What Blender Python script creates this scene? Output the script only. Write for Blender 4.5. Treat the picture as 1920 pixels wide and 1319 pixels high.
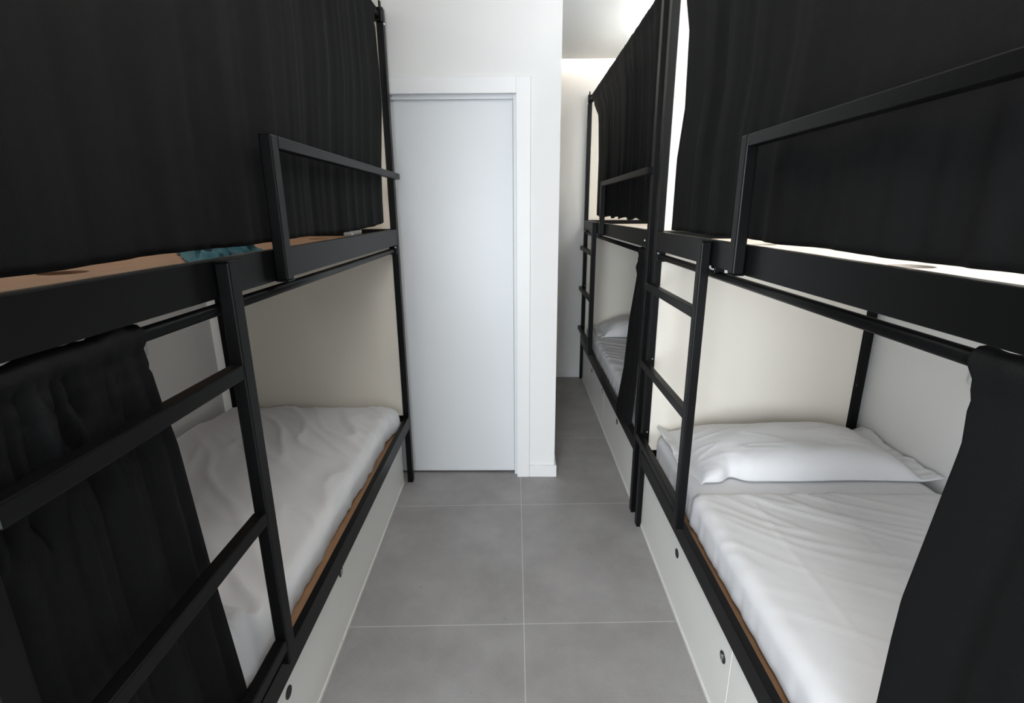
import bpy, bmesh, math, random
from mathutils import Vector, Matrix, noise

S = bpy.context.scene
for o in list(bpy.data.objects):
    bpy.data.objects.remove(o)
C = bpy.context.collection
R = math.radians

# ------------------------------------------------------------------ camera
def make_camera():
    th, yw, ro, H = R(15.66), R(0.40), R(0.35), 1.5
    fwd = Vector((-math.sin(yw), math.cos(yw), 0)); r = Vector((math.cos(yw), math.sin(yw), 0)); d = Vector((0, 0, -1))
    f2 = fwd * math.cos(th) + d * math.sin(th); d2 = d * math.cos(th) - fwd * math.sin(th)
    r3 = r * math.cos(ro) + d2 * math.sin(ro); d3 = d2 * math.cos(ro) - r * math.sin(ro)
    cam = bpy.data.cameras.new('camera'); co = bpy.data.objects.new('camera', cam); C.objects.link(co)
    m = Matrix((r3, -d3, -f2)).transposed().to_4x4(); m.translation = (0, 0, H)
    co.matrix_world = m
    cam.sensor_width = 36; cam.lens = 950 / 1920 * 36; cam.clip_start = 0.01
    S.camera = co
make_camera()

# ------------------------------------------------------------------ light and exposure
S.view_settings.view_transform = 'Standard'; S.view_settings.look = 'None'
S.view_settings.gamma = 1; S.view_settings.use_curve_mapping = False
S.view_settings.exposure = 0.0
W = bpy.data.worlds.new('daylight'); S.world = W; W.use_nodes = True
bg = W.node_tree.nodes['Background']; bg.inputs[0].default_value = (0.80, 0.90, 1, 1); bg.inputs[1].default_value = 1.2

def area(name, loc, rot, sx, sy, power, col, spread=180):
    l = bpy.data.lights.new(name, 'AREA'); l.shape = 'RECTANGLE'; l.size = sx; l.size_y = sy
    l.energy = power; l.color = col; l.spread = R(spread)
    o = bpy.data.objects.new(name, l); C.objects.link(o); o.location = loc; o.rotation_euler = [R(a) for a in rot]
    return o
area('window_daylight', (-0.95, -2.62, 1.2), (90, 0, -9), 1.25, 2.1, 150, (0.88, 0.94, 1.0))
area('ceiling_panel_light', (0.0, 0.9, 2.57), (0, 0, 0), 0.5, 0.5, 7, (1.0, 0.96, 0.90))
area('cove_light_right', (1.47, 1.8, 2.60), (0, -8, 0), 0.05, 3.4, 13, (1.0, 0.965, 0.92))
area('fill_uplight_right', (1.08, 1.95, 2.375), (0, 180, 0), 0.05, 3.7, 36, (0.97, 1.0, 0.99))  # unseen fill strip added at bunk-top height to brighten the ceiling
area('fill_light_left', (-1.55, 1.4, 2.60), (0, 8, 0), 0.05, 2.3, 7.0, (1.0, 0.92, 0.82))  # unseen fill added on the left to lift the upper walls
area('cove_light_back', (0.9, 4.400, 2.69), (12, 0, 0), 1.25, 0.03, 1.6, (1.0, 0.84, 0.70))

# ------------------------------------------------------------------ materials
def mat(name, col, rough=0.5, metal=0, var=0.0, vscale=8, bump=0.0, bscale=200, sheen=0, spec=0.5, vcol=None):
    m = bpy.data.materials.new(name); m.use_nodes = True; nt = m.node_tree; b = nt.nodes['Principled BSDF']
    b.inputs['Base Color'].default_value = (*col, 1); b.inputs['Roughness'].default_value = rough
    b.inputs['Metallic'].default_value = metal; b.inputs['Specular IOR Level'].default_value = spec
    if sheen: b.inputs['Sheen Weight'].default_value = sheen; b.inputs['Sheen Roughness'].default_value = 0.4
    tc = nt.nodes.new('ShaderNodeTexCoord')
    if var:
        n = nt.nodes.new('ShaderNodeTexNoise'); n.inputs['Scale'].default_value = vscale; n.inputs['Detail'].default_value = 6
        nt.links.new(tc.outputs['Object'], n.inputs['Vector'])
        mx = nt.nodes.new('ShaderNodeMix'); mx.data_type = 'RGBA'
        vc = vcol or tuple(c * (1 - var) for c in col)
        mx.inputs[6].default_value = (*vc, 1); mx.inputs[7].default_value = (*[min(1, c * (1 + var * 0.5)) for c in col], 1)
        nt.links.new(n.outputs['Fac'], mx.inputs[0]); nt.links.new(mx.outputs[2], b.inputs['Base Color'])
    if bump:
        n = nt.nodes.new('ShaderNodeTexNoise'); n.inputs['Scale'].default_value = bscale; n.inputs['Detail'].default_value = 4
        nt.links.new(tc.outputs['Object'], n.inputs['Vector'])
        bp = nt.nodes.new('ShaderNodeBump'); bp.inputs['Strength'].default_value = bump; bp.inputs['Distance'].default_value = 0.004
        nt.links.new(n.outputs['Fac'], bp.inputs['Height']); nt.links.new(bp.outputs['Normal'], b.inputs['Normal'])
    return m

M = {}
M['metal'] = mat('black_powder_coat', (0.003, 0.0031, 0.0033), 0.38, bump=0.05, bscale=900, spec=0.17)
M['bolt'] = mat('zinc_bolt', (0.75, 0.76, 0.78), 0.3, metal=1)
M['curtain'] = mat('black_curtain_cloth', (0.0035, 0.0036, 0.0038), 0.8, bump=0.25, bscale=500, sheen=0.0, spec=0.18)
M['sheet'] = mat('white_cotton', (0.74, 0.74, 0.755), 0.85, bump=0.25, bscale=11, spec=0.2)
M['foam'] = mat('mattress_foam', (0.75, 0.55, 0.42), 0.9)
M['mdf'] = mat('brown_fibreboard', (0.34, 0.185, 0.095), 0.6, var=0.25, vscale=18, bump=0.1, bscale=300)
M['mdf_lit'] = mat('lit_fibreboard', (0.80, 0.71, 0.62), 0.5, var=0.1, vscale=18, bump=0.1, bscale=300)  # same fibreboard, strong light on the right upper boards put into its colour
M['cream'] = mat('cream_laminate', (0.81, 0.765, 0.68), 0.45, bump=0.03, bscale=60)
M['drawer'] = mat('ivory_drawer_laminate', (0.80, 0.79, 0.75), 0.35)
M['hole'] = mat('black_plastic_and_shade', (0.006, 0.006, 0.006), 0.5)  # lock plastic, also painted shade in finger holes and behind the door
M['wall'] = mat('white_plaster', (0.84, 0.835, 0.82), 0.8, bump=0.05, bscale=90)
M['ceil'] = mat('ceiling_paint', (0.84, 0.85, 0.85), 0.9)
M['door'] = mat('white_door_lacquer', (0.76, 0.78, 0.80), 0.35)
M['trim'] = mat('white_trim', (0.86, 0.86, 0.86), 0.35)
M['teal'] = mat('teal_cloth', (0.02, 0.14, 0.19), 0.8, sheen=0.1, bump=0.1, bscale=300)
M['socket'] = mat('socket_plastic', (0.62, 0.68, 0.66), 0.35)

def glass_mat():
    m = bpy.data.materials.new('clear_plastic'); m.use_nodes = True; b = m.node_tree.nodes['Principled BSDF']
    b.inputs['Base Color'].default_value = (0.85, 0.82, 0.78, 1); b.inputs['Roughness'].default_value = 0.12
    b.inputs['Transmission Weight'].default_value = 0.85; b.inputs['IOR'].default_value = 1.3
    return m
M['clear'] = glass_mat()
def emis(name, col, st):
    m = bpy.data.materials.new(name); m.use_nodes = True; b = m.node_tree.nodes['Principled BSDF']
    b.inputs['Emission Color'].default_value = (*col, 1); b.inputs['Emission Strength'].default_value = st
    return m
M['led'] = emis('led_diffuser', (1.0, 0.90, 0.78), 4)

def floor_mat():
    m = bpy.data.materials.new('grey_porcelain_tile'); m.use_nodes = True; nt = m.node_tree; b = nt.nodes['Principled BSDF']
    N = nt.nodes.new; L = nt.links.new
    def math_(op, a, bb=None):
        n = N('ShaderNodeMath'); n.operation = op
        for i, v in enumerate((a, bb)):
            if v is None: continue
            if isinstance(v, (int, float)): n.inputs[i].default_value = v
            else: L(v, n.inputs[i])
        return n.outputs[0]
    tc = N('ShaderNodeTexCoord'); sp = N('ShaderNodeSeparateXYZ'); L(tc.outputs['Object'], sp.inputs[0])
    x = math_('SUBTRACT', sp.outputs[0], 0.0275)
    y = math_('SUBTRACT', math_('SUBTRACT', sp.outputs[1], math_('MULTIPLY', sp.outputs[0], 0.022)), 1.5555)
    def edge(v):
        f = math_('ABSOLUTE', math_('SUBTRACT', math_('FRACT', math_('ADD', math_('DIVIDE', v, 0.80), 0.5)), 0.5))
        return math_('LESS_THAN', f, 0.0015)
    g = math_('MAXIMUM', edge(x), edge(y))
    # tile id tint
    idv = N('ShaderNodeCombineXYZ')
    L(math_('FLOOR', math_('DIVIDE', x, 0.8)), idv.inputs[0]); L(math_('FLOOR', math_('DIVIDE', y, 0.8)), idv.inputs[1])
    wn = N('ShaderNodeTexWhiteNoise'); L(idv.outputs[0], wn.inputs['Vector'])
    n1 = N('ShaderNodeTexNoise'); n1.inputs['Scale'].default_value = 3.2; n1.inputs['Detail'].default_value = 8; n1.inputs['Roughness'].default_value = 0.62
    L(tc.outputs['Object'], n1.inputs['Vector'])
    n2 = N('ShaderNodeTexNoise'); n2.inputs['Scale'].default_value = 160; n2.inputs['Detail'].default_value = 2
    L(tc.outputs['Object'], n2.inputs['Vector'])
    f = math_('ADD', math_('MULTIPLY', n1.outputs['Fac'], 0.75), math_('MULTIPLY', n2.outputs['Fac'], 0.18))
    f = math_('ADD', f, math_('MULTIPLY', wn.outputs['Value'], 0.06))
    cr = N('ShaderNodeValToRGB'); L(f, cr.inputs[0])
    cr.color_ramp.elements[0].position = 0.33; cr.color_ramp.elements[0].color = (0.262, 0.250, 0.245, 1)
    cr.color_ramp.elements[1].position = 0.66; cr.color_ramp.elements[1].color = (0.375, 0.362, 0.358, 1)
    # small dark and pale specks
    vo = N('ShaderNodeTexVoronoi'); vo.inputs['Scale'].default_value = 22; L(tc.outputs['Object'], vo.inputs['Vector'])
    sel = N('ShaderNodeTexWhiteNoise'); L(vo.outputs['Position'], sel.inputs['Vector'])
    sp1 = math_('MULTIPLY', math_('LESS_THAN', vo.outputs['Distance'], 0.055), math_('GREATER_THAN', sel.outputs['Value'], 0.90))
    sp2 = math_('MULTIPLY', math_('LESS_THAN', vo.outputs['Distance'], 0.045), math_('LESS_THAN', sel.outputs['Value'], 0.06))
    def mixc(fac, a, col):
        n = N('ShaderNodeMix'); n.data_type = 'RGBA'; L(fac, n.inputs[0]); L(a, n.inputs[6]); n.inputs[7].default_value = (*col, 1); return n.outputs[2]
    c = mixc(sp1, cr.outputs[0], (0.09, 0.085, 0.08)); c = mixc(sp2, c, (0.5, 0.5, 0.5))
    c = mixc(g, c, (0.60, 0.59, 0.58))
    L(c, b.inputs['Base Color'])
    b.inputs['Roughness'].default_value = 0.5
    bp = N('ShaderNodeBump'); bp.inputs['Strength'].default_value = 0.1; bp.inputs['Distance'].default_value = 0.002
    L(n2.outputs['Fac'], bp.inputs['Height']); L(bp.outputs['Normal'], b.inputs['Normal'])
    return m
M['floor'] = floor_mat()

# ------------------------------------------------------------------ helpers
def tag(o, label=None, cat=None, group=None, kind=None):
    if label: o['label'] = label
    if cat: o['category'] = cat
    if group: o['group'] = group
    if kind: o['kind'] = kind
    return o

def root_loc(p):
    v = Vector((0, 0, 0))
    while p: v += p.location; p = p.parent
    return v

def obj(name, bm, m, parent=None, bevel=0, smooth=False, solid=0, sub=0):
    if parent: bmesh.ops.translate(bm, verts=bm.verts, vec=-root_loc(parent))
    me = bpy.data.meshes.new(name); bm.to_mesh(me); bm.free()
    me.materials.append(M[m] if isinstance(m, str) else m)
    if smooth:
        for p in me.polygons: p.use_smooth = True
    o = bpy.data.objects.new(name, me); C.objects.link(o)
    if parent: o.parent = parent
    if bevel:
        b = o.modifiers.new('bevel', 'BEVEL'); b.width = bevel; b.segments = 2; b.limit_method = 'ANGLE'
    if solid:
        s = o.modifiers.new('solid', 'SOLIDIFY'); s.thickness = solid; s.offset = 0
    if sub:
        s = o.modifiers.new('sub', 'SUBSURF'); s.levels = sub; s.render_levels = sub
    return o

def empty(name, loc, label, cat, group=None):
    o = bpy.data.objects.new(name, None); C.objects.link(o); o.location = loc; o.empty_display_size = 0.1
    return tag(o, label, cat, group)

def box(bm, x0, x1, y0, y1, z0, z1):
    x0, x1 = min(x0, x1), max(x0, x1); y0, y1 = min(y0, y1), max(y0, y1)
    v = [bm.verts.new(p) for p in ((x0, y0, z0), (x1, y0, z0), (x1, y1, z0), (x0, y1, z0), (x0, y0, z1), (x1, y0, z1), (x1, y1, z1), (x0, y1, z1))]
    for f in ((3, 2, 1, 0), (4, 5, 6, 7), (0, 1, 5, 4), (1, 2, 6, 5), (2, 3, 7, 6), (3, 0, 4, 7)):
        bm.faces.new([v[i] for i in f])

def B(*a):
    bm = bmesh.new(); box(bm, *a); return bm

def cyl(bm, p, axis, r, l, seg=24):
    m = {'x': Matrix.Rotation(R(90), 4, 'Y'), 'y': Matrix.Rotation(R(90), 4, 'X'), 'z': Matrix()}[axis]
    bmesh.ops.create_cone(bm, cap_ends=True, segments=seg, radius1=r, radius2=r, depth=l, matrix=Matrix.Translation(p) @ m)

def struct(name, bm, m, bevel=0, parent=None):
    o = obj(name, bm, m, parent, bevel=bevel)
    if not parent: o['kind'] = 'structure'
    return o

# ------------------------------------------------------------------ room
XL, XR, YB, YF, ZC = -1.64, 1.585, 4.475, -2.7, 2.62
struct('floor', B(XL - .1, XR + .1, YF - .1, YB + .1, -0.08, 0), 'floor')
struct('wall_left', B(XL - .1, XL, YF, 2.655, 0, 2.80), 'wall')
struct('wall_right', B(XR, XR + .1, YF, YB, 0, 2.80), 'wall')
struct('wall_back', B(0.12, XR + .1, YB, YB + .1, 0, 2.80), 'wall')
# partition with the door opening
bm = bmesh.new()
DX0, DX1 = -0.792, -0.008     # door slab
box(bm, 0.045, 0.223, 2.655, 2.775, 0, ZC)
box(bm, XL, DX0 - 0.045, 2.655, 2.775, 0, ZC)
box(bm, DX0 - 0.045, 0.045, 2.655, 2.775, 2.06, ZC)
box(bm, 0.123, 0.223, 2.775, YB, 0, ZC)
struct('wall_partition', bm, 'wall')
# ceiling, ending in a light slot by the back wall
bm = bmesh.new()
box(bm, XL - .1, XR + .1, YF, 4.385, ZC, ZC + .08)
box(bm, XL - .1, XR + .1, 4.385, YB + .1, 2.75, 2.80)
box(bm, XL - .1, XR + .1, 4.30, 4.385, ZC + .08, 2.80)
struct('ceiling', bm, 'ceil')
# front wall with window behind the camera
WX0, WX1, WZ0, WZ1 = -1.60, -0.30, 0.05, 2.35
bm = bmesh.new()
box(bm, XL - .1, WX0, YF - .1, YF, 0, 2.8); box(bm, WX1, XR + .1, YF - .1, YF, 0, 2.8)
box(bm, WX0, WX1, YF - .1, YF, 0, WZ0); box(bm, WX0, WX1, YF - .1, YF, WZ1, 2.8)
struct('wall_front', bm, 'wall')
bm = bmesh.new()
for x in (WX0, (WX0 + WX1) / 2 - .03, WX1 - .06): box(bm, x, x + .06, YF - .08, YF - .02, WZ0, WZ1)
box(bm, WX0 + .06, WX1 - .06, YF - .08, YF - .02, WZ0, WZ0 + .06); box(bm, WX0 + .06, WX1 - .06, YF - .08, YF - .02, WZ1 - .06, WZ1)
w = struct('window_1', bm, 'trim', 0.003)
# skirting
struct('baseboard_partition', B(0.079, 0.235, 2.643, 2.655, 0, 0.072), 'trim', 0.002)
struct('baseboard_side', B(0.223, 0.235, 2.655, YB - .012, 0, 0.072), 'trim', 0.002)
struct('baseboard_back', B(0.223, 0.60, YB - .012, YB, 0, 0.072), 'trim', 0.002)
struct('baseboard_left', B(XL, XL + .012, YF, 2.655, 0, 0.072), 'trim', 0.002)
# door with lining and casing
d = struct('door_1', B(DX0, DX1, 2.700, 2.740, 0.012, 2.03), 'door', 0.0015)
bm = bmesh.new()
box(bm, DX1 + .001, DX1 + .053, 2.677, 2.774, 0, 2.059); box(bm, DX0 - .045, DX0 - .001, 2.677, 2.774, 0, 2.059)
box(bm, DX0 - .001, DX1 + .001, 2.677, 2.699, 2.014, 2.059); box(bm, DX0 - .001, DX1 + .001, 2.699, 2.774, 2.032, 2.059)
struct('trim_1', bm, 'door', 0.002)
bm = bmesh.new()
box(bm, 0.008, 0.078, 2.643, 2.676, 0, 2.106); box(bm, DX0 - .087, DX0 - .017, 2.643, 2.676, 0, 2.106)
box(bm, DX0 - .017, 0.008, 2.643, 2.676, 2.033, 2.106)
struct('trim_2', bm, 'trim', 0.002)
struct('shade_backing', B(-0.9, 0.1, 2.80, 2.84, 0, 2.3), 'hole')  # unseen black sheet standing in for the shade behind the door
# light fittings out of sight above the aisle
t = empty('ceiling_light', (0, 0.9, ZC), 'square white ceiling light panel above the aisle', 'ceiling light')
bm = bmesh.new()
for a in ((-.30, .30, .60, .63), (-.30, .30, 1.17, 1.20), (-.30, -.27, .63, 1.17), (.27, .30, .63, 1.17)): box(bm, *a, ZC - .04, ZC)
obj('frame', bm, 'trim', t, bevel=.002); obj('diffuser', B(-.27, .27, .63, 1.17, ZC - .02, ZC - .012), 'led', t)
tag(obj('led_strip', B(0.25, XR - .03, 4.386, 4.392, 2.66, 2.675), 'led'), 'warm light strip in the ceiling slot above the back wall', 'light strip')

# ------------------------------------------------------------------ bunk beds
def board_mesh(x0, x1, y0, y1, z0, z1, holes):
    cu = bpy.data.curves.new('tmp', 'CURVE'); cu.dimensions = '2D'; cu.fill_mode = 'BOTH'; cu.extrude = (z1 - z0) / 2
    def poly(pts):
        sp = cu.splines.new('POLY'); sp.points.add(len(pts) - 1); sp.use_cyclic_u = True
        for i, p in enumerate(pts): sp.points[i].co = (p[0], p[1], 0, 1)
    poly([(x0, y0), (x1, y0), (x1, y1), (x0, y1)])
    for hx, hy, hr in holes:
        poly([(hx + hr * math.cos(a * math.pi / 16), hy + hr * math.sin(a * math.pi / 16)) for a in range(32)])
    o = bpy.data.objects.new('tmp', cu); C.objects.link(o)
    dg = bpy.context.evaluated_depsgraph_get(); me = bpy.data.meshes.new_from_object(o.evaluated_get(dg))
    bm = bmesh.new(); bm.from_mesh(me); bmesh.ops.translate(bm, verts=bm.verts, vec=(0, 0, (z0 + z1) / 2))
    bpy.data.objects.remove(o); bpy.data.curves.remove(cu); bpy.data.meshes.remove(me)
    return bm

def bunk(s, y0, y1, label, stile, rungs, gpost, gbar, drawers, holesU, boardm, rear, panels=(0, 1)):
    """s: side (+1 right).  y0,y1: near and far ends."""
    X = lambda a: s * a
    lad = 1 if rungs[1] > stile[1] else 0
    F, T, D = 0.588, 0.03, rear                       # front plane, post width in x, rear outer plane
    PY = 0.04
    r = empty('bunk_bed', (X((F + D) / 2), (y0 + y1) / 2, 0), label, 'bunk bed', 'black metal bunk beds')
    H = 2.375
    for (xa, xb) in ((F, F + T), (D - .04, D)):
        for ya in (y0, y1 - PY):
            p = obj('post', B(X(xa), X(xb), ya, ya + PY, 0, H), 'metal', r, bevel=.002)
            if xa == F:
                f = 1 if ya == y0 else -1             # bolts on the aisle face and on the face towards the bed
                yb = ya + PY if f == 1 else ya
                for co, rad in [((X(F - .001), ya + PY / 2 + f * .008, z), .0055) for z in (2.31,)] + [((X(F + .007), yb - .0235, 1.322), .005) if f < 0 else ((X(F - .001), yb + .022, 1.362), .0045)] + \
                               [((X(F + .02), yb + f * .001, z), .0035) for z in (0.505, 0.858) if lad == (1 if ya > y0 else 0)]:
                    bm = bmesh.new()
                    bmesh.ops.create_uvsphere(bm, u_segments=12, v_segments=8, radius=rad, matrix=Matrix.Translation(co))
                    obj('bolt', bm, 'bolt', p, smooth=True)
    ya, yb = y0 + PY, y1 - PY
    for (z0, z1) in ((1.333, 1.409), (0.335, 0.405)):
        th = .024
        obj('side_rail', B(X(F + .0005), X(F + th), ya, yb, z0, z1), 'metal', r, bevel=.002)
        obj('side_rail', B(X(D - .01 - th), X(D - .01), ya, yb, z0, z1), 'metal', r, bevel=.002)
        for yy in (y0 + .008, y1 - .032):
            obj('end_rail', B(X(F + T), X(D - .04), yy, yy + .024, z0, z1), 'metal', r, bevel=.002)
    xi0, xi1 = F + .0245, D - .035
    hl = []
    yy = y0 + .33; k = 0
    if holesU:
        hl = [(X(a), b, c) for a, b, c in holesU]
    obj('bed_board', board_mesh(min(X(xi0), X(xi1)), max(X(xi0), X(xi1)), y0 + .034, y1 - .034, 1.358, 1.378, hl), boardm, r)
    hl2 = [(X(x), y0 + .3 + .32 * k, .035) for k in range(6) for x in ((.95, 1.25) if k % 2 else (.80, 1.1, 1.4))]
    obj('bed_board', board_mesh(min(X(xi0), X(xi1)), max(X(xi0), X(xi1)), y0 + .034, y1 - .034, .352, .372, hl2), 'mdf', r)
    # cream panels at the far end, lower and upper berth
    if 1 in panels:
        for z0, z1 in ((.408, 1.332), (1.411, 2.372)):
            obj('end_panel', B(X(F + T + .003), X(D - .042), y1 - .030, y1 - .014, z0, z1), 'cream', r, bevel=.001)
    if 0 in panels:
        for z0, z1 in ((.408, 1.332), (1.411, 2.372)):
            obj('end_panel', B(X(F + T + .003), X(D - .042), y0 + .014, y0 + .030, z0, z1), 'cream', r, bevel=.001)
    # curtain rods on small brackets
    for z in (1.306, 2.335):
        bm = bmesh.new(); cyl(bm, (X(.610), (ya + yb) / 2, z), 'y', .0125, yb - ya - .004)
        rd = obj('curtain_rod', bm, 'metal', r, smooth=True)
        for m_ in (rd.data,):
            for p in m_.polygons: p.use_smooth = len(p.vertices) == 4
        for yk, yl in ((ya, ya + .022), (yb - .022, yb)):
            bm = B(X(F + .002), X(F + .038), yk, yl, z - .02, z + .026)
            if z > 2:
                box(bm, X(F + .004), X(F + .012), yk - (.0 if yk == ya else 0), yl, z + .026, z + .058)
            obj('rod_bracket', bm, 'metal', rd, bevel=.002)
        if z < 2:                                     # middle clip under the side rail with two screws
            ym = stile[1] + .005 if lad == 0 else stile[0] - .03
            bk = obj('rod_bracket', B(X(F + .003), X(F + .034), ym, ym + .03, z + .008, 1.3335), 'metal', rd, bevel=.002)
            for k in (.008, .022):
                bm = bmesh.new(); bmesh.ops.create_uvsphere(bm, u_segments=10, v_segments=6, radius=.0035, matrix=Matrix.Translation((X(F + .002), ym + k, 1.325)))
                obj('bolt', bm, 'bolt', r, smooth=True)
    # ladder
    G = F - .030
    sy0, sy1, zb = stile
    LU = obj('ladder_upright', B(X(G), X(F - .0004), sy0, sy1, zb, 1.404), 'metal', r, bevel=.0035)
    lu = LU
    cp = bmesh.new(); box(cp, X(G - .0012), X(F), sy0 - .0012, sy1 + .0012, 1.4035, 1.4075)
    obj('end_cap', cp, 'metal', lu, bevel=.0012)
    for zt in (1.196, .850, .497):
        ru = obj('ladder_rung', B(X(G + .001), X(F - .0004), rungs[0], rungs[1], zt - .031, zt), 'metal', r, bevel=.003)
    # guard rail: short upright with a long bar
    bm = B(X(G), X(F - .0004), gpost[0], gpost[1], 1.335, 1.671)
    gu = obj('guard_upright', bm, 'metal', r, bevel=.0035)
    cp = bmesh.new(); box(cp, X(G - .0012), X(F), gpost[0] - .0012, gpost[1] + .0012, 1.3315, 1.3355)
    obj('end_cap', cp, 'metal', gu, bevel=.0012)
    obj('guard_rail', B(X(G + .0006), X(F - .0004), gbar[0], gbar[1], 1.643, 1.6708), 'metal', r, bevel=.003)
    # drawers
    for i, (da, db, hy, kind, xn, xf) in enumerate(drawers):
        def xa_(y): t = (y - 1.2) / 1.2; return xn + (xf - xn) * t
        bm = bmesh.new()
        vs = []
        for z in (0.004, .328):
            for (xx, yyy) in ((xa_(da), da), (xa_(db), db), (xa_(db) + .018, db), (xa_(da) + .018, da)):
                vs.append(bm.verts.new((X(xx), yyy, z)))
        for f in ((0, 1, 2, 3), (7, 6, 5, 4), (0, 4, 5, 1), (1, 5, 6, 2), (2, 6, 7, 3), (3, 7, 4, 0)):
            bm.faces.new([vs[k] for k in f])
        bmesh.ops.recalc_face_normals(bm, faces=bm.faces)
        # box body behind the front
        for bx in ((.05, .58, da + .02, da + .035), (.05, .58, db - .035, db - .02)):
            box(bm, X(F + bx[0]), X(F + bx[1]), bx[2], bx[3], .02, .26)
        box(bm, X(F + .05), X(F + .58), da + .035, db - .035, .02, .03)
        box(bm, X(F + .57), X(F + .58), da + .035, db - .035, .03, .26)
        dr = obj('drawer', bm, 'drawer', r, bevel=.0012)
        bm = bmesh.new(); vs = []
        e = [(xa_(da) - .003, da + .001), (xa_(db) - .003, db - .001), (xa_(db), db - .001), (xa_(da), da + .001)]
        for z in (0.001, .016):
            for (xx, yyy) in e: vs.append(bm.verts.new((X(xx), yyy, z)))
        for f in ((0, 1, 2, 3), (7, 6, 5, 4), (0, 4, 5, 1), (1, 5, 6, 2), (2, 6, 7, 3), (3, 7, 4, 0)): bm.faces.new([vs[k] for k in f])
        bmesh.ops.recalc_face_normals(bm, faces=bm.faces)
        obj('edge_strip', bm, 'drawer', dr)
        for (hyy, hz, kd) in hy:
            bm = bmesh.new(); xh = xa_(hyy) - .0006
            cyl(bm, (X(xh), hyy, hz), 'x', .0175, .0024, 28)
            nm = 'finger_hole' if kd == 'h' else 'lock'  # finger hole is uncut, its dark inside painted as a black disc
            hh = obj(nm, bm, 'hole', dr)
            if kd == 'l':
                bm = bmesh.new()
                bmesh.ops.create_cone(bm, cap_ends=True, segments=14, radius1=.0052, radius2=.0052, depth=.004, matrix=Matrix.Translation((X(xh - .002), hyy + .002, hz + .004)) @ Matrix.Rotation(R(90), 4, 'Y'))
                box(bm, X(xh - .004), X(xh), hyy - .0045, hyy + .0005, hz - .011, hz + .002)
                obj('key_slot', bm, 'bolt', hh)
    return r

RY0, RY1 = 0.02, 2.200
LY0, LY1 = 0.445, 2.625
FY0, FY1 = 2.282, 4.455
bunk(-1, LY0, LY1, 'left black metal bunk bed by the white door, teal cloth on its upper board', (.992, 1.030, .42), (.476, .992),
     (1.245, 1.283), (1.283, 2.60),
     [(LY0 + .06, 1.462, [(1.073, .239, 'h')], 0, .6225, .636), (1.464, 2.578, [(1.522, .260, 'l'), (2.019, .272, 'h')], 0, .6225, .636)],
     [(.945, 1.06, .043), (.77, .775, .043), (.885, 2.33, .043), (.77, 1.9, .043), (1.2, .9, .043), (1.2, 1.6, .043), (1.2, 2.2, .043)], 'mdf', 1.555)
bunk(1, RY0, RY1, 'nearest right-hand black metal bunk bed, white pillow on its lower bed', (1.545, 1.583, .415), (1.583, 2.165),
     (1.310, 1.345), (RY0 + .02, 1.310),
     [(RY0 + .06, 1.135, [(.62, .245, 'h')], 0, .602, .612), (1.137, RY1 - .03, [(1.186, .238, 'l'), (1.635, .249, 'h')], 0, .602, .612)],
     [(.85, 1.10, .043), (.86, 1.80, .043), (.86, .40, .043), (1.2, .75, .043), (1.2, 1.45, .043)], 'mdf_lit', 1.568, panels=(1,))
bunk(1, FY0, FY1, 'far right black metal bunk bed beyond the first, beside the back wall', (3.74, 3.80, .42), (3.80, 4.44),
     (3.43, 3.47), (FY0 - .005, 3.43),
     [(FY0 + .06, 3.30, [(2.835, .262, 'h')], 0, .612, .612), (3.302, FY1 - .03, [(3.377, .259, 'l'), (3.865, .256, 'h')], 0, .612, .612)],
     [(.85, 3.3, .043)], 'mdf_lit', 1.568, panels=(1,))

# ------------------------------------------------------------------ mattresses and sheets
def nz(x, y, z=0.0): return noise.noise(Vector((x, y, z)))

def shell(x0, x1, y0, y1, z0, z1, r, res, disp, rz=None):
    """open-bottom rounded box cloth; disp(p, n) -> displacement vector"""
    bm = bmesh.new()
    nx = max(4, int((x1 - x0) / res)); ny = max(4, int((y1 - y0) / res)); nzz = max(4, int((z1 - z0) / res))
    cx, cy = (x0 + x1) / 2, (y0 + y1) / 2
    def P(px, py, pz):
        ax = min(max(px, x0 + r), x1 - r); ay = min(max(py, y0 + r), y1 - r); az = min(pz, z1 - r)
        v = Vector((px - ax, py - ay, pz - az))
        if v.length < 1e-9: v = Vector((0, 0, 1)); q = Vector((px, py, pz))
        else:
            n = v.normalized(); q = Vector((ax, ay, az)) + n * r; v = n
        return q + disp(q, v.normalized())
    def grid(fn, na, nb):
        g = [[bm.verts.new(P(*fn(i / na, j / nb))) for j in range(nb + 1)] for i in range(na + 1)]
        for i in range(na):
            for j in range(nb):
                bm.faces.new((g[i][j], g[i + 1][j], g[i + 1][j + 1], g[i][j + 1]))
    L = lambda a, b, t: a + (b - a) * t
    grid(lambda u, v: (L(x0, x1, u), L(y0, y1, v), z1), nx, ny)
    grid(lambda u, v: (x0, L(y0, y1, u), L(z0, z1, v)), ny, nzz)
    grid(lambda u, v: (x1, L(y1, y0, u), L(z0, z1, v)), ny, nzz)
    grid(lambda u, v: (L(x1, x0, u), y0, L(z0, z1, v)), nx, nzz)
    grid(lambda u, v: (L(x0, x1, u), y1, L(z0, z1, v)), nx, nzz)
    bmesh.ops.remove_doubles(bm, verts=bm.verts, dist=.0005)
    bmesh.ops.recalc_face_normals(bm, faces=bm.faces)
    return bm

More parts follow.
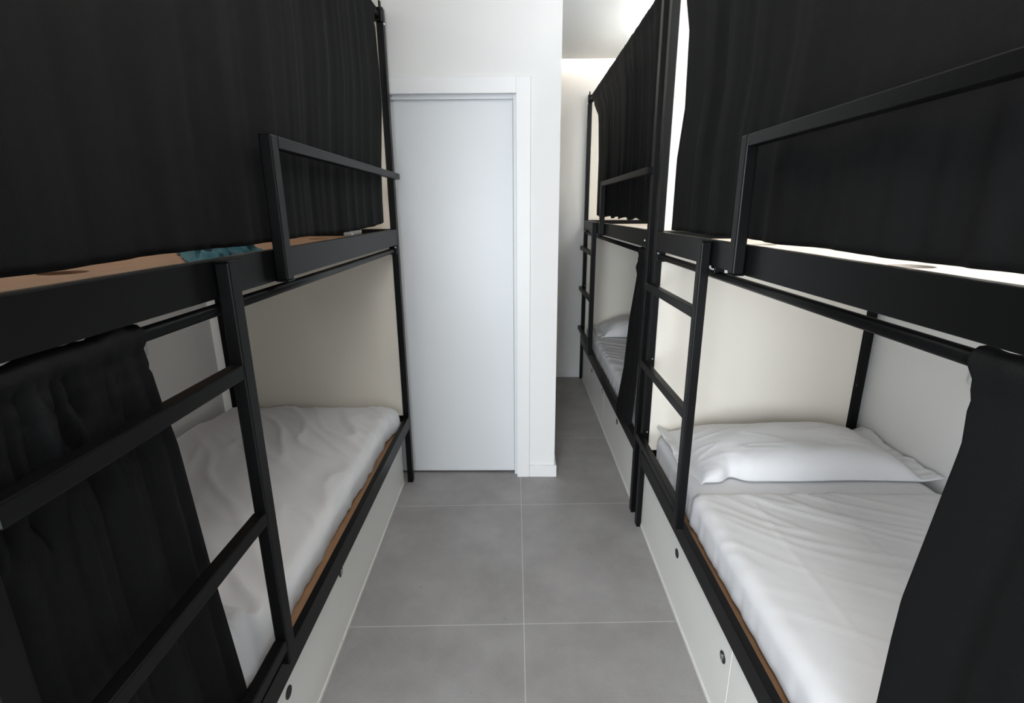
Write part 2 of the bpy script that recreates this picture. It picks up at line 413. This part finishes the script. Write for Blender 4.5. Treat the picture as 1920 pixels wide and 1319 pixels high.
def wrinkle(q, seed, ang, amp):
    c, s_ = math.cos(ang), math.sin(ang)
    u = q.x * c + q.y * s_; v = -q.x * s_ + q.y * c
    w = nz(u * 1.3, v * 1.3, seed) * .25
    a = nz(u * 2.2, v * 13 + w * 8, seed + 3)
    b = nz(u * 4.5 + 9, v * 26 + w * 10, seed + 7)
    m = max(0, nz(q.x * 2.1, q.y * 2.1, seed + 11) + .25)
    ridge = (1 - min(1, abs(a) * 3.2)) ** 2
    c2 = nz(u * 9 + 4, v * 40 + w * 12, seed + 17)
    return amp * (ridge * m * 1.6 + b * .25 * m + c2 * .10 + nz(q.x * 5, q.y * 5, seed) * .35)

def bed_sheet(s, y0, y1, xa, xb, z0, z1, seed, label, ang, extra=None, name='bed_sheet', hem=.02, amp=.006, r=.04, cat='sheet', push=.0):
    def disp(q, n):
        d = Vector((0, 0, 0))
        top = max(0, n.z)
        d += n * (wrinkle(q, seed, ang, amp) * top + push)
        side = 1 - top
        low = min(1, max(0, (z1 - q.z) / (z1 - z0)))
        k = nz(q.y * 16 + q.z * 4, q.x * 12, seed + 20) * .007 + nz(q.y * 34, q.z * 4, seed + 21) * .004
        d += Vector((n.x, n.y, 0)) * side * (k * low - hem * low * low * (.5 + .9 * nz(q.y * 2.3, q.x * 2.3, seed + 31)))
        if side > .5: d.z += low * low * .018 * (nz(q.y * 3.1, q.x * 3, seed + 40) + .35)
        if extra: d += extra(q, n, low)
        return d
    bm = shell(min(s * xa, s * xb), max(s * xa, s * xb), y0, y1, z0, z1, r, .0105, disp)
    if label is None: return obj(name, bm, 'sheet', MT, smooth=True)
    o = obj(name, bm, 'sheet', smooth=True)
    return tag(o, label, cat)

def mattress(s, y0, y1, xa, xb, z0, z1, label):
    global MT
    bm = B(s * xa, s * xb, y0, y1, z0, z1)
    MT = tag(obj('mattress', bm, 'foam', bevel=.03), label, 'mattress', 'mattresses on the lower beds')
    return MT

mattress(-1, LY0 + .09, 2.53, .70, 1.50, .374, .460, 'mattress in a rumpled white fitted sheet on the left bunk, with no pillow')
def exL(q, n, low):
    # near foot end rumpled, wall side bunched up
    d = Vector((0, 0, 0))
    t = max(0, 1 - abs(q.y - .98) / .30) * max(0, n.z)
    d.z += t * (.016 + .05 * (1 - min(1, abs(nz(q.x * 5, q.y * 8, 5.5)) * 3)) ** 1.5)
    for c0, k0, w0, a0 in ((.90, .15, .018, .026), (.955, .30, .020, .034), (1.02, .60, .016, .026), (1.09, .9, .020, .020), (1.17, 1.2, .030, .012)):
        l = -q.x - .66
        e = (q.y - (c0 + k0 * l + .03 * nz(l * 6, c0, 2))) / w0
        d.z += a0 * math.exp(-e * e) * max(0, n.z) * max(0, min(1, 1.3 - l / .35)) * (1 if l > -.02 else .5)
    w = max(0, (-q.x - 1.34) / .20) * max(0, n.z) * min(1, max(0, (2.5 - q.y) / .2))
    d.z += w * (.030 + .040 * nz(q.y * 6, q.x * 3, 8)); d.x -= w * .02
    if n.x > .2:
        t = max(0, min(1, (q.y - 2.2) / .28)); d.x += .030 * t * t * low ** .6 * n.x
    return d
bed_sheet(-1, LY0 + .07, 2.572, .645, 1.56, .375, .482, 2.2, None, 2.3, exL, name='fitted_sheet', hem=.011, amp=.012, r=.05)

mattress(1, RY0 + .06, 2.12, .70, 1.52, .374, .478, 'mattress in a smooth white fitted sheet on the nearest right bunk lower bed')
def exR(q, n, low): return Vector((0, 0, 0))
bed_sheet(1, RY0 + .05, 2.15, .645, 1.55, .375, .500, 4.7, None, -.55, exR, hem=.0, amp=.003, name='fitted_sheet')
def exT(q, n, low):
    d = Vector((0, 0, 0))
    if q.y > 1.60: d -= n * .002 * (q.y - 1.60) / .05
    if n.z > .9:
        d.z += .0028 * math.exp(-((q.x - .80 - .02 * q.y) / .010) ** 2) + .002 * math.exp(-((q.x - 1.13 + .03 * q.y) / .010) ** 2)
    return d
bed_sheet(1, RY0 + .045, 1.652, .638, 1.555, .378, .506, 6.3, 'smooth white top sheet tucked over the nearest right bunk bed, hem below the pillow', -.5, exT, hem=.002, amp=.009, push=.003, name='top_sheet')

mattress(1, FY0 + .08, 4.38, .70, 1.51, .374, .468, 'mattress in a white fitted sheet on the far right bunk lower bed')
bed_sheet(1, FY0 + .06, 4.41, .630, 1.54, .376, .492, 9.1, None, -.4, None, name='fitted_sheet', hem=-.006, amp=.005)

# ------------------------------------------------------------------ pillows
def pillow(name, x0, x1, y0, y1, zb, h, seed, label, flapL=True, flapR=True, nu=90, nv=60, group=None):
    bm = bmesh.new()
    cx, cy = (x0 + x1) / 2, (y0 + y1) / 2; hx, hy = (x1 - x0) / 2, (y1 - y0) / 2
    fl = .16                     # share of the half length taken by the empty pillowcase end
    def thick(u, v):
        a = abs(u) / (1 - fl if (u > 0 and flapR) or (u < 0 and flapL) else 1)
        a = min(1, a)
        t = max(0, 1 - a ** 3.2) ** .62 * max(0, 1 - abs(v) ** (5.0 if v < 0 else 2.4)) ** (.5 if v < 0 else .6)
        return t
    def pos(u, v, side):
        # outline: slightly pulled-in sides, pointed corners
        x = cx + hx * u * (1 - .02 * (1 - v * v)); y = cy + hy * v * (1 - .07 * (1 - min(1, u * u)) * (1 if v < 0 else 0.6)) + .012 * nz(u * 3, v * 2, seed)
        cn = math.exp(-((u + .60) / .07) ** 2) * max(0, -v) ** 3 * (1 if flapL and flapR else 0)
        y += .035 * cn
        t = thick(u, v) * (1 - .35 * cn)
        z = zb + .004
        wr = nz(u * 3.5 + 3, v * 2.2, seed + 1) * .005 + nz(u * 9, v * 6, seed + 2) * .0010
        cr = (1 - min(1, abs(nz(u * 2.5 + v * 2, v * 3 - u, seed + 5)) * 5)) ** 3 * .004 * (.3 + abs(u)) + .007 * math.exp(-((u + .55) / .22) ** 2) * max(0, -v) * nz(math.atan2(v + 1.05, u + .6) * 5, seed, 1)
        if side > 0: z += h * t * (1 + .1 * nz(u * 2, v * 2, seed + 9)) + .006 + (wr + cr) * min(1, t * 3)
        e = abs(u) - (1 - fl)
        if e > 0 and ((u > 0 and flapR) or (u < 0 and flapL)):
            e /= fl
            if u < 0:
                z += .012 * nz(v * 6, u * 5, seed + 6) * e
                over = max(0, .705 - x)      # droops over the mattress edge
                z += over * (.25 if v > 0 else -1.0 * v * v); x += over * .30
            else:
                z += e * (.028 + .03 * nz(v * 2.2 + 1, 2, seed + 7)) + .006 * nz(v * 9, u * 9, seed + 8)
                x = min(x, XR - .012 - .012 * abs(nz(v * 4, 1, seed)))
                y += -.03 * e * (v < .3)
        return (x, y, z)
    top = [[bm.verts.new(pos(-1 + 2 * i / nu, -1 + 2 * j / nv, 1)) for j in range(nv + 1)] for i in range(nu + 1)]
    bot = [[bm.verts.new(pos(-1 + 2 * i / nu, -1 + 2 * j / nv, 0)) for j in range(nv + 1)] for i in range(nu + 1)]
    for i in range(nu):
        for j in range(nv):
            bm.faces.new((top[i][j], top[i + 1][j], top[i + 1][j + 1], top[i][j + 1]))
            bm.faces.new((bot[i][j + 1], bot[i + 1][j + 1], bot[i + 1][j], bot[i][j]))
    for i in range(nu):
        bm.faces.new((bot[i][0], bot[i + 1][0], top[i + 1][0], top[i][0])); bm.faces.new((top[i][nv], top[i + 1][nv], bot[i + 1][nv], bot[i][nv]))
    for j in range(nv):
        bm.faces.new((top[0][j], top[0][j + 1], bot[0][j + 1], bot[0][j])); bm.faces.new((bot[nu][j], bot[nu][j + 1], top[nu][j + 1], top[nu][j]))
    bmesh.ops.recalc_face_normals(bm, faces=bm.faces)
    o = obj(name, bm, 'sheet', smooth=True)
    return tag(o, label, 'pillow', group)
pillow('pillow', .625, 1.60, 1.700, 2.150, .503, .105, 3.3, 'flat white pillow with loose pillowcase ends on the nearest right bunk')
pillow('pillow', .655, 1.50, 3.98, 4.39, .496, .115, 12.3, 'white pillow at the far end of the far right bunk lower bed', flapR=False)

# ------------------------------------------------------------------ curtains
def interp(tab, z):
    if z >= tab[0][0]: return tab[0][1]
    for (za, a), (zb, b) in zip(tab, tab[1:]):
        if z >= zb:
            t = (za - z) / (za - zb); return a + (b - a) * t
    return tab[-1][1]

def curtain(s, ynear, yfar, zrod, zbot, xt, amp, freq, seed, label, ruffle=0, nu=200, nv=60, gather=1.0, zb_fn=None, group=None, puff=0.0):
    """ynear/yfar/xt/amp: tables of (z, value) from the top down"""
    bm = bmesh.new(); rr = .0165
    prof = [(.610 + rr * math.cos(R(a)), zrod + rr * math.sin(R(a)), 0) for a in (-70, -40, -10, 20, 50, 80, 110, 140, 165, 190)]
    zs = []
    rows = []
    n0 = len(prof)
    for k in range(n0 + nv + 1):
        row = []
        for i in range(nu + 1):
            u = i / nu
            if k < n0:
                px, pz, _ = prof[k]; y = interp(ynear, pz) * (1 - u) + interp(yfar, pz) * u
                jit = .0025 * (nz(y * 40, k * .15, seed) + .6)
                top = (.006 * ruffle * (nz(y * 22, 0, seed + 2) + .3) + puff * math.exp(-((u - .84) / .07) ** 2)) if 3 < k < 9 else 0
                dx, dz = px - .610, pz - zrod
                L_ = math.hypot(dx, dz); px += dx / L_ * jit; pz += dz / L_ * (jit + top)
                row.append(bm.verts.new((s * px, y, pz)))
            else:
                t = (k - n0 + 1) / (nv + 1)
                zb = zbot + (zb_fn(u) if zb_fn else 0)
                z = (zrod - .01) + (zb - (zrod - .01)) * t
                y = interp(ynear, z) * (1 - u) + interp(yfar, z) * u
                # drift folds a little with height
                yy = u * gather * freq + .35 * nz(u * 3, z * 1.2, seed + 1)
                f = nz(yy, z * .45, seed) * 1.5 + .45 * nz(yy * 2.6, z * .8, seed + 3)
                A = interp(amp, z) * min(1, (1 - u) * 6 + .15)
                x = interp(xt, z) + A * f
                if ruffle:
                    w = max(0, min(1, (z - (zrod - .24)) / .05)) * min(1, (zrod - z) / .05) * min(1, max(0, .82 - u) * 4 + .03)
                    q = nz(u * freq * 1.9 + .8 * nz(u * 5, z * 9, seed), z * 6, seed + 4)
                    x += w * ruffle * .02 * q * 1.5 + w * ruffle * .008 * nz(u * 14, z * 22, seed + 6)
                x = max(x, interp(xt, z) - A * .9 - (.012 * ruffle))
                # pocket seam
                if abs(z - (zrod - .055)) < .006: x += .003
                row.append(bm.verts.new((s * x, y, z)))
        rows.append(row)
    for a, b in zip(rows, rows[1:]):
        for i in range(nu): bm.faces.new((a[i], a[i + 1], b[i + 1], b[i]))
    bmesh.ops.recalc_face_normals(bm, faces=bm.faces)
    o = obj('curtain', bm, 'curtain', smooth=True, solid=.0016)
    return tag(o, label, 'curtain', group)

UX = [(2.33, .600), (2.1, .614), (1.45, .622)]
curtain(-1, [(2.4, .49), (1.4, .49)], [(2.37, 2.545), (2.33, 2.475), (2.26, 2.50), (2.1, 2.56), (1.96, 2.566), (1.68, 2.49), (1.55, 2.475), (1.43, 2.475)], 2.335, 1.425,
        UX, [(2.33, .003), (2.2, .008), (1.4, .013)], 22, 1.7, 'long black curtain across the left bunk upper berth, drawn fully closed',
        zb_fn=lambda u: .022 * max(0, (u - .75) / .25) ** 2 - .002 * math.sin(u * 21))
curtain(1, [(2.4, .065), (1.4, .065)], [(2.33, 2.09), (2.2, 2.05), (2.1, 2.015), (1.85, 2.005), (1.68, 2.06), (1.42, 2.07)], 2.335, 1.418,
        UX, [(2.33, .003), (2.2, .008), (1.4, .013)], 20, 5.2, 'long black curtain across the nearest right bunk upper berth behind its guard rail',
        zb_fn=lambda u: .0015 * math.sin(u * 30) + .001)
curtain(1, [(2.4, 2.35), (1.75, 2.35), (1.5, 2.38), (1.42, 2.42)], [(2.31, 4.25), (2.25, 4.18), (2.16, 4.03), (1.85, 3.98), (1.5, 4.0), (1.43, 4.0)], 2.335, 1.448,
        UX, [(2.33, .006), (2.2, .016), (1.4, .024)], 15, 8.4, 'pleated black curtain on the far right bunk upper berth',
        zb_fn=lambda u: .006 * math.sin(u * 40) - .02 * max(0, 1 - u / .08))
curtain(-1, [(2, .492)], [(1.33, .785), (1.29, .787), (1.25, .795), (1.18, .808), (1.10, .829), (.82, .868), (.43, .932), (.38, .94)], 1.306, .388,
        [(1.30, .602), (1.15, .606), (.82, .620), (.45, .636), (.38, .640)], [(1.3, .006), (1.1, .012), (.5, .016), (.38, .010)], 9, 3.9,
        'black curtain gathered at the near end of the left bunk lower bed', ruffle=1.0, nv=100, puff=.016)
curtain(1, [(2, .066)], [(1.33, .640), (1.27, .636), (1.19, .632), (1.13, .641), (.9, .673), (.675, .682), (.38, .69)], 1.306, .39,
        [(1.30, .602), (1.15, .608), (.82, .615), (.45, .632), (.38, .640)], [(1.3, .003), (1.1, .006), (.5, .010), (.38, .008)], 7, 6.6,
        'black curtain hanging at the near end of the nearest right bunk lower bed', ruffle=.25)
curtain(1, [(2, 2.328), (.5, 2.33), (.36, 2.36)], [(1.33, 2.47), (1.30, 2.478), (1.22, 2.535), (1.19, 2.50), (.94, 2.606), (.665, 2.641), (.42, 2.70), (.36, 2.67)], 1.306, .375,
        [(1.30, .600), (.94, .598), (.665, .590), (.42, .574), (.36, .572)], [(1.3, .006), (1.0, .010), (.42, .006)], 7, 10.1,
        'narrow black curtain bunched against the post of the far right bunk lower bed', ruffle=.6, nu=90, zb_fn=lambda u: .10 * (1 - u) ** 3)

# ------------------------------------------------------------------ small things on the bunks
def cloth_heap():
    bm = bmesh.new(); nu, nv = 70, 40
    g = []
    for i in range(nu + 1):
        row = []
        for j in range(nv + 1):
            u, v = i / nu, j / nv
            y = 1.09 + .30 * u + .14 * v; x = -(.640 + (.15 + .22 * u) * v) + .012 * nz(u * 5, v * 3, 2)
            e = min(1, 5 * min(u, 1 - u)) * min(1, 5 * min(v, 1 - v))
            ridge = (1 - min(1, abs(nz(u * 3 + v * 1.5, v * 4 - u * 2, 4.1)) * 3.5)) ** 1.5
            z = 1.383 + e * (.016 + .026 * ridge + .016 * nz(u * 4, v * 4, 9)) + .004 * abs(nz(u * 12, v * 12, 1))
            z += .02 * max(0, u - .4) * e
            row.append(bm.verts.new((x, y, max(z, 1.381))))
        g.append(row)
    for i in range(nu):
        for j in range(nv): bm.faces.new((g[i][j], g[i + 1][j], g[i + 1][j + 1], g[i][j + 1]))
    bmesh.ops.recalc_face_normals(bm, faces=bm.faces)
    o = obj('folded_cloth', bm, 'teal', smooth=True, solid=.003)
    tag(o, 'crumpled teal cloth lying on the left bunk upper board behind the curtain', 'cloth')
cloth_heap()
t = empty('plastic_clip', (-.64, 2.01, 1.378), 'clear plastic clip lying behind the left bunk upper side rail', 'clip')
bm = bmesh.new(); box(bm, -.655, -.625, 1.90, 2.12, 1.379, 1.384); box(bm, -.628, -.625, 1.90, 2.12, 1.384, 1.424)
obj('clip_body', bm, 'clear', t, bevel=.001)
bm = bmesh.new(); cyl(bm, (-.628, 2.0, 1.412), 'x', .004, .008, 12); obj('pin', bm, 'bolt', t)

def socket(name, x, y, z, s, label):
    t = empty(name, (x, y, z), label, 'socket', None)
    obj('plate', B(x, x - s * .009, y - .041, y + .041, z - .041, z + .041), 'socket', t, bevel=.002)
    bm = bmesh.new(); cyl(bm, (x - s * .0095, y, z), 'x', .021, .004); obj('outlet', bm, 'trim', t)
socket('wall_socket', XR, 1.640, .945, 1, 'white wall socket on the right wall beside the nearest right bunk curtain')
socket('wall_socket', XL, 2.12, .925, -1, 'white wall socket on the left wall behind the left bunk ladder')
